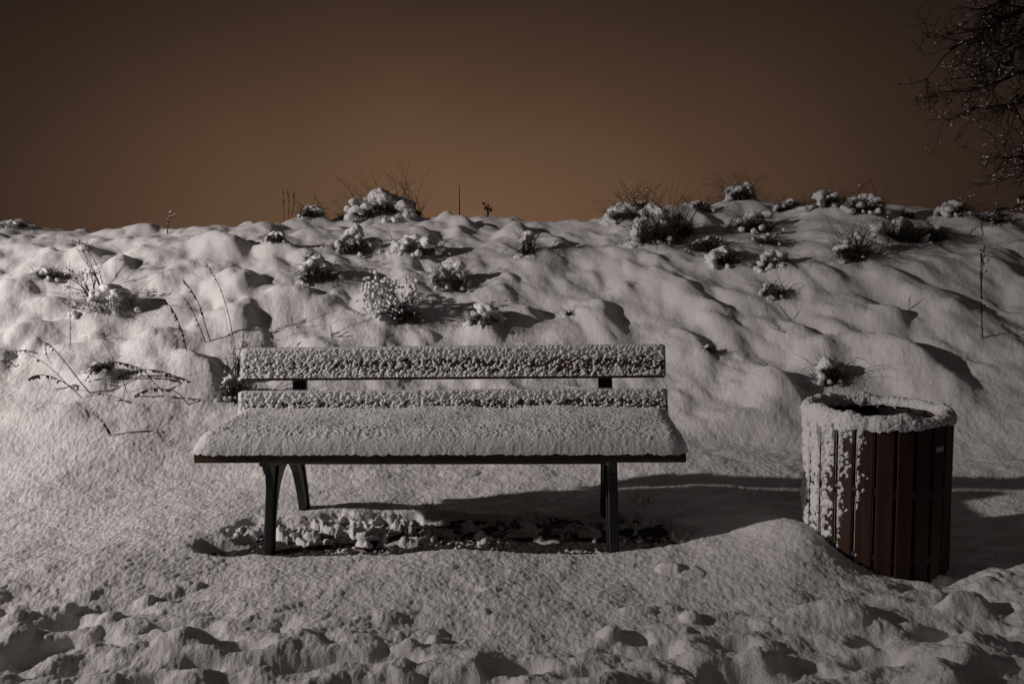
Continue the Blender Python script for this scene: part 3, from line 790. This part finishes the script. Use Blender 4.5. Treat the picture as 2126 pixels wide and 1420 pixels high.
T(1450, 452, 60, 26, 43, 'low hump between the tall brown grass and the spiky crest tuft', 1.0, .3, 6, tallh=.14)
T(575, 528, 48, 22, 44, 'tiny half buried tuft left of the ringed tussock', .8, .5, 1, tallh=.1)
T(215, 792, 52, 26, 45, 'snowy lump with dark leaf tips under the arched sprays', .9, .5, 3, tallh=.08)
T(1180, 665, 34, 12, 46, 'flat tuft tip on the slope right of the split snow cap', .7, .5, 3, tallh=.06)
W('dry_weed', 'tall dark seeded stalk bending left, tallest in front of the left bank', [[(438,722),(428,680),(412,630),(395,600),(378,577)]], pods=60, seed=1)
W('dry_weed', 'slightly shorter seeded stalk just left of the tallest bent one', [[(430,725),(415,680),(398,640),(377,612)]], pods=45, seed=2)
W('dry_weed', 'stalk with nodding thick seed tip and forked foot, left of the bench', [[(398,765),(388,730),(378,690),(362,650),(340,622),(328,620)],[(392,745),(412,770),(438,798)],[(390,738),(380,760),(374,790)]], pods=70, podr=.010, seed=3)
W('dry_weed', 'long straight thin stalk leaning over just left of the backrest', [[(490,740),(480,680),(462,610),(440,565),(426,545)]], pods=25, rad=.0024, seed=4)
W('dry_weed', 'bare hair thin stalk parallel behind the long leaning one', [[(490,760),(478,710),(465,640)]], rad=.0016, seed=5, snow=0)
W('dry_weed', 'fine curved bare stem alone above the left end of the backrest', [[(566,712),(563,670),(556,630),(545,604)]], rad=.0016, seed=6, snow=0)
W('dry_weed', 'thin upright stalk with one knot, on the left of the bank', [[(146,730),(146,690),(145,640),(145,540)]], rad=.0022, pods=12, seed=7, snow=0)
W('dry_weed', 'arched seed spray nodding left, longest of the low ones by the bench', [[(450,822),(410,805),(370,783),(320,768),(275,770),(245,782),(232,798)]], pods=75, podr=.010, seed=8)
W('dry_weed', 'second arched spray with drooping pods, above and left of the long one', [[(350,820),(320,795),(300,770),(262,755),(225,752),(195,765),(176,792)]], pods=75, podr=.009, seed=9)
W('dry_weed', 'low arched spray ending in a dense tip beside the bench seat', [[(400,845),(372,818),(345,808),(310,808),(285,818),(272,836)]], pods=85, podr=.009, seed=10)
W('dry_weed', 'bent broken stalk folded into a sharp peak at the far left', [[(196,828),(165,790),(130,745),(98,712),(96,728),(104,755)]], pods=14, seed=11)
W('dry_weed', 'long straight stalk slanting down right across the far left snow', [[(182,836),(150,808),(110,768),(80,746),(52,734)]], rad=.0024, seed=12, pods=6)
W('dry_weed', 'short arched spray with fat pods at the left edge', [[(170,820),(140,798),(100,780),(72,780),(58,788)]], pods=80, podr=.010, seed=13)
W('dry_weed', 'flat stem lying right from the crossing point of the left stalks', [[(295,848),(250,828),(215,818),(160,808)]], rad=.0026, seed=14, pods=10)
W('dry_weed', 'thin stem rising from the snow left of the arched sprays', [[(266,822),(252,780),(235,745),(215,712),(204,697)]], rad=.0017, seed=15, snow=0)
W('dry_twig', 'snow crusted twig stub poking out of the level snow, left of the bench', [[(234,908),(219,885),(205,868),(192,856)]], cat='twig', rad=.007, seed=16, snow=2.2)
W('dry_twig', 'dark straight twig slanting on the right slope above the bin', [[(1690,712),(1660,702),(1630,690),(1600,680)]], cat='twig', rad=.0045, seed=17, twigs=3)
W('dry_weed', 'tall lone stalk with seed bunches at the far right of the bank', [[(2040,718),(2038,650),(2038,590),(2042,530),(2045,508)],[(2038,620),(2036,560),(2040,520)]], pods=40, podr=.008, rad=.0036, seed=18, snow=.4, twigs=5)
W('dry_weed', 'short stem poking from a small mound on the right slope', [[(1886,655),(1887,635),(1890,612)]], rad=.004, seed=19, snow=.8)
W('dry_weed', 'paired beaded stalks on the left crest against the sky', [[(590,452),(589,425),(588,392)],[(598,452),(600,420),(597,392)],[(606,450),(610,420),(608,392)]], pods=38, podr=.010, rad=.003, seed=20, snow=0)
W('dry_weed', 'plain straight vertical stake-like stalk against the sky', [[(954,452),(954,420),(954,385)]], rad=.0065, seed=21, snow=0)
W('dry_weed', 'little branched seed head on the crest right of the vertical stalk', [[(1013,452),(1013,435),(1012,424)],[(1013,440),(1006,425)],[(1013,440),(1020,428)]], pods=90, podr=.014, rad=.004, seed=22, snow=0, twigs=3)
W('dry_weed', 'tiny snow tipped twig on the crest over the left bank', [[(345,462),(350,450),(356,440)],[(350,452),(366,446)]], rad=.006, seed=23, snow=2.5)
W('dry_weed', 'hooked fine stem with a bud left of the mound with tall grass', [[(648,440),(652,415),(657,398)],[(660,440),(661,412)],[(664,436),(680,432),(690,445)]], rad=.0022, seed=24, snow=0, pods=6)
W('dry_weed', 'two fine leaning stalks forming a peak over the right crest', [[(1770,420),(1790,388),(1806,370)],[(1806,370),(1815,392),(1826,415)]], rad=.0028, seed=25, snow=0)
W('dry_weed', 'pale flat leaf stem lying on the middle of the bank', [[(1020,510),(980,506),(972,504)]], rad=.004, seed=27, snow=0)
W('dry_weed', 'thin stem seen between the two backrest planks, right half', [[(1186,808),(1182,795),(1177,782)]], rad=.003, seed=28, snow=0)
W('dry_weed', 'small snow topped sprig just above the backrest, left part', [[(690,712),(688,695),(686,676)],[(688,695),(704,690)]], rad=.005, seed=29, snow=2.5)
W('dry_weed', 'dead spindly stalk among the far right crest hummocks', [[(2000,470),(1996,440),(1990,402)],[(1998,450),(2006,425)]], rad=.003, seed=30, snow=0, twigs=3)

W('dry_weed', 'thin hooked stem beside the leaning sheaf, far left of the bank', [[(262,560),(256,530),(240,512),(228,508)]], rad=.0022, seed=41, snow=.3, pods=10)
W('dry_weed', 'low bent spray touching the left edge, upper of two', [[(92,742),(60,728),(28,730),(-6,742)]], pods=40, rad=.0026, seed=42)
W('dry_weed', 'low bent spray touching the left edge, lower of two', [[(40,770),(22,752),(2,748),(-14,760)]], pods=40, rad=.0026, seed=43)
W('dry_weed', 'thin stem crossing behind the folded broken stalk', [[(252,846),(262,800),(286,770),(300,752)]], rad=.0018, seed=44, snow=0, pods=8)
W('dry_weed', 'short forked stalk between the two tall seeded stalks and the bench', [[(470,800),(474,770),(470,745)],[(474,780),(486,760),(494,738)]], rad=.003, seed=45, pods=30, snow=.3)
W('dry_weed', 'fine pale stem arching low across the middle of the bank', [[(596,690),(630,672),(668,655),(700,645)]], rad=.0018, seed=46, snow=.3)
W('dry_weed', 'short bare stem leaning right near the slim upright tuft', [[(1150,520),(1165,500),(1172,486)]], rad=.0024, seed=47, snow=0)
W('dry_twig', 'thin forked twig lying on the slope below the right centre tussocks', [[(1648,668),(1630,650),(1612,628)]], cat='twig', rad=.0026, seed=48, twigs=3)

def seed_bush(px, py, tips, label, seed, snowy, headr, name='seeded_shrub', cat='shrub', nh=9):
    """branching dry herb: stems to tip points (picture), each tip with a head of small balls"""
    rng = random.Random(seed); x, y = hit(px, py); z = gz(x, y)
    root = empty(name, (x, y, z)); tag(root, label, cat)
    st = MB(); hd = MB(); sn = MB()
    for (a, b) in tips:
        q = at(a, b, y + rng.uniform(-.1, .1)) - Vector((x, y, z))
        mid_ = q * .5 + Vector((rng.uniform(-.03, .03), rng.uniform(-.03, .03), .02))
        P = [Vector((rng.uniform(-.03, .03), 0, -.03)), mid_ * .5, mid_, q * .8 + mid_ * .05, q]
        st.tube(P, [.0032, .003, .0027, .002, .0014], 5)
        for j in range(nh):
            o_ = Vector((rng.gauss(0, 1), rng.gauss(0, 1), rng.gauss(0, .8))) * headr * 1.1
            e = q + o_; st.tube([q - Vector((0, 0, .02)), e], .0011, 4)
            if rng.random() < snowy: sn.ball(e + Vector((0, 0, .004)), rng.uniform(.4, .9) * headr * .55, rng, .85, 2)
            if rng.random() < 1.15 - snowy: hd.ball(e, rng.uniform(.5, 1) * headr * .33, rng, 1)
    st.build('stems', M_STALK, root)
    if hd.V: hd.build('seed_heads', M_STALK, root, True)
    if sn.V: sn.build('snow_balls', M_CRUST, root, True)
    return root
rng = random.Random(5)
seed_bush(195, 655, [(rng.uniform(140, 205), rng.uniform(555, 640)) for i in range(24)], 'dense dark seeded shrub in front of the large cushion at the far left', 61, .30, .020)
seed_bush(217, 605, [(152, 505), (165, 502), (178, 508), (172, 520), (185, 515)], 'leaning sheaf of stems with a dark flower head, above the dense seeded shrub', 62, .12, .018, nh=12)
seed_bush(660, 572, [(rng.uniform(635, 672), rng.uniform(508, 545)) for i in range(14)], 'upright bunch of dark seed heads rising out of a snow ringed tussock', 63, .25, .016)
seed_bush(838, 668, [(rng.uniform(758, 862), rng.uniform(572, 652)) for i in range(52)], 'frosted shrub covered in little snow balls, middle of the bank', 64, .95, .036, nh=7)
seed_bush(492, 800, [(rng.uniform(478, 516), rng.uniform(685, 740)) for i in range(9)], 'spiky dry stems with seed heads against the left end of the backrest', 65, .35, .014, nh=6)

# ------------------------------------------------------------------ sawn log under the bench, and loose snow lumps there
rng = random.Random(77)
lx, ly = -0.66, 3.17
lg = empty('log', (lx, ly, -0.04), 0); tag(lg, 'short sawn round of wood lying under the bench with snow on top', 'log')
mb = MB()
n = 28; V = []; F = []
ring = [(math.cos(2 * math.pi * k / n) * .043, math.sin(2 * math.pi * k / n) * .030) for k in range(n)]
dirv = Vector((0.25, 0.95, 0.10)).normalized(); sdv = Vector((0.95, -0.25, 0)).normalized(); upv = sdv.cross(dirv)
for t_ in (0, .004, .16):
    sc = .93 if t_ == 0 else 1
    for (a, b) in ring: V.append(dirv * t_ + sdv * a * sc + upv * b * sc)
for r in range(2):
    for k in range(n): F.append((r * n + k, r * n + (k + 1) % n, (r + 1) * n + (k + 1) % n, (r + 1) * n + k))
lo_ = mesh_py('trunk_piece', V, F, M_BARK, lg, True)
mesh_py('sawn_face', V[:n], [tuple(range(n))], M_LOG, lg)
snow_union('snow_cap', [((dirv * q + Vector((rng.uniform(-.02, .02), 0, .025)))[:], rng.uniform(.022, .034), .7) for q in (.03, .05, .08, .11, .14, .16)], .006, lg, rng)

# grass wisps in the bare strip
GU = 'flattened grass wisps under the bench'
wis = [(760,1100,'grass wisp by the left rear foot of the bench'), (880,1085,'grass wisp under the middle of the seat'), (700,1125,'grass wisp behind the sawn log'), (1330,1075,'green tinged wisp right of the right hand bench legs')]
for i, (px, py, lb) in enumerate(wis):
    d = ray(px, py); t = (-0.06 - CAM_Z) / d.z; x, y = d.x * t, d.y * t
    mb = MB()
    for q in range(34):
        P = arc((rng.uniform(-.06, .06), rng.uniform(-.04, .04), 0), rng.uniform(0, 360), rng.uniform(20, 75), rng.uniform(.03, .09), rng.uniform(0, 60), 4, rng)
        mb.blade(P, .0014, Vector((rng.uniform(-1, 1), rng.uniform(-1, 1), .1)).normalized())
    o = mb.build('grass_wisp', M_BLADE); o.location = (x, y, max(-.066, gz(x, y) - .01)); tag(o, lb, 'grass wisp', GU)

# ------------------------------------------------------------------ bare tree at the right
rng = random.Random(2024)
TX, TY = 6.2, 7.0
tz = gz(TX, TY)
tree = empty('bare_tree', (TX, TY, tz)); tag(tree, 'bare tree reaching in from the right, snow caught on its dark twigs', 'tree')
mb = MB()
def wob(a, b, n, amp):
    P = []
    for i in range(n + 1):
        t = i / n; P.append(a.lerp(b, t) + Vector((rng.uniform(-1, 1), rng.uniform(-1, 1), rng.uniform(-1, 1))) * amp * math.sin(math.pi * t))
    return P
top = Vector((0.25, 0.2, 5.4))
trunk = wob(Vector((0, 0, -.2)), top, 12, .07)
mb.tube(trunk, [.15 * (1 - .78 * i / 12) + (.05 if i == 0 else 0) for i in range(13)], 12)
mb.build('trunk', M_BARK, tree, True)
cr = MB(); sn = MB(); O = Vector((TX, TY, tz))
def twig(p, d, L, r, depth):
    n = max(4, int(L / .06)); P = [p]; dd = d.copy()
    for i in range(n):
        dd = (dd + Vector((rng.gauss(0, .16), rng.gauss(0, .16), rng.gauss(0, .15) - .035))).normalized()
        P.append(P[-1] + dd * L / n)
    cr.tube(P, [max(.0024, r * (1 - .8 * i / n)) for i in range(n + 1)], 5 if depth < 2 else 4)
    for i in range(1, n + 1):
        if rng.random() < .045:
            q = P[i]; e = (P[i] - P[i - 1]).normalized()
            rr_ = rng.uniform(.004, .009)
            for k in range(rng.randint(1, 4)):
                sn.ball(q - e * k * rr_ * 1.3 + Vector((0, 0, r * .5)), rr_ * rng.uniform(.7, 1.1), rng, .7)
    if depth < 3:
        m = rng.randint(4, 7) if depth < 2 else rng.randint(2, 4)
        for k in range(m):
            i = rng.randint(max(1, n // 5), n); s = Vector((rng.gauss(-.15, 1), rng.gauss(0, .8), rng.gauss(-.05, .7))).normalized()
            nd = (dd * .75 + s * .85).normalized()
            twig(P[i], nd, L * rng.uniform(.38, .68), max(.0018, r * .5), depth + 1)
limbs = [([(2300,-60),(2126,20),(2030,42),(1985,75),(1925,102)], .020), ([(2330,60),(2126,95),(2050,130),(1990,155)], .016),
         ([(2300,130),(2126,150),(2040,165),(1960,190)], .015), ([(2310,210),(2126,205),(2070,215),(1975,225)], .013), ([(2300,-120),(2126,-40),(2040,0),(1990,20)], .016),
         ([(2290,330),(2126,318),(2098,290),(2075,250),(2050,205)], .010), ([(2270,350),(2126,328),(2075,325),(2030,330)], .011), ([(2260,420),(2126,410),(2070,425),(2050,432)], .008),
         ([(2260,400),(2126,365),(2090,355),(2075,335)], .006),([(2330,-10),(2126,60),(2090,75),(2010,115)], .014)]
for (pts, r) in limbs:
    yy_ = TY + rng.uniform(-.7, .5)
    P = [at(a + (46 if a < 2126 else 0), b, TY + (yy_ - TY) * min(1, (i + 1) / 3)) - O for i, (a, b) in enumerate(pts)]
    h0 = max(1.0, P[0].z - .5); k = min(11, int(h0 / 5.4 * 12)); s0 = trunk[k]
    Q = []
    full = [s0] + P
    for i in range(len(full) - 1):
        a = full[max(i - 1, 0)]; b = full[i]; c = full[i + 1]; d = full[min(i + 2, len(full) - 1)]
        for q in range(5):
            t = q / 5; Q.append(0.5 * ((2 * b) + (c - a) * t + (2 * a - 5 * b + 4 * c - d) * t * t + (3 * b - a - 3 * c + d) * t ** 3))
    Q.append(full[-1]); n = len(Q)
    cr.tube(Q, [r * 2.0 * (1 - .88 * i / n) + .002 for i in range(n)], 7)
    for i in range(6, n):
        e = (Q[i] - Q[i - 1]).normalized()
        if rng.random() < .3:
            for k in range(3): sn.ball(Q[i] - e * k * .012 + Vector((0, 0, r * .6)), rng.uniform(.006, .014), rng, .7)
        for k in range(2 if r > .012 else 1):
            if rng.random() < .40:
                s = Vector((rng.gauss(-.2, 1), rng.gauss(0, .8), rng.gauss(-.05, .8))).normalized()
                twig(Q[i], (e * .7 + s * .8).normalized(), rng.uniform(.18, .44) * (.7 if r < .012 else 1), r * .45, 1)
# the rest of the crown, away to the right and above
for i in range(16):
    k = rng.randint(5, 12); s0 = trunk[k]; a = rng.uniform(-75, 100)
    d = Vector((math.cos(R(a)), math.sin(R(a)) * .8, rng.uniform(.1, .8))).normalized()
    P = wob(s0, s0 + d * rng.uniform(1.2, 2.2), 7, .12)
    cr.tube(P, [.03 * (1 - .8 * j / 7) for j in range(8)], 5)
    for j in range(2, 8): twig(P[j], (d + Vector((rng.gauss(0, .7), rng.gauss(0, .7), rng.gauss(0, .5)))).normalized(), rng.uniform(.35, .7), .008, 2)
cr.build('crown', M_BARK, tree); sn.build('snow_flecks', M_CRUST, tree, True)
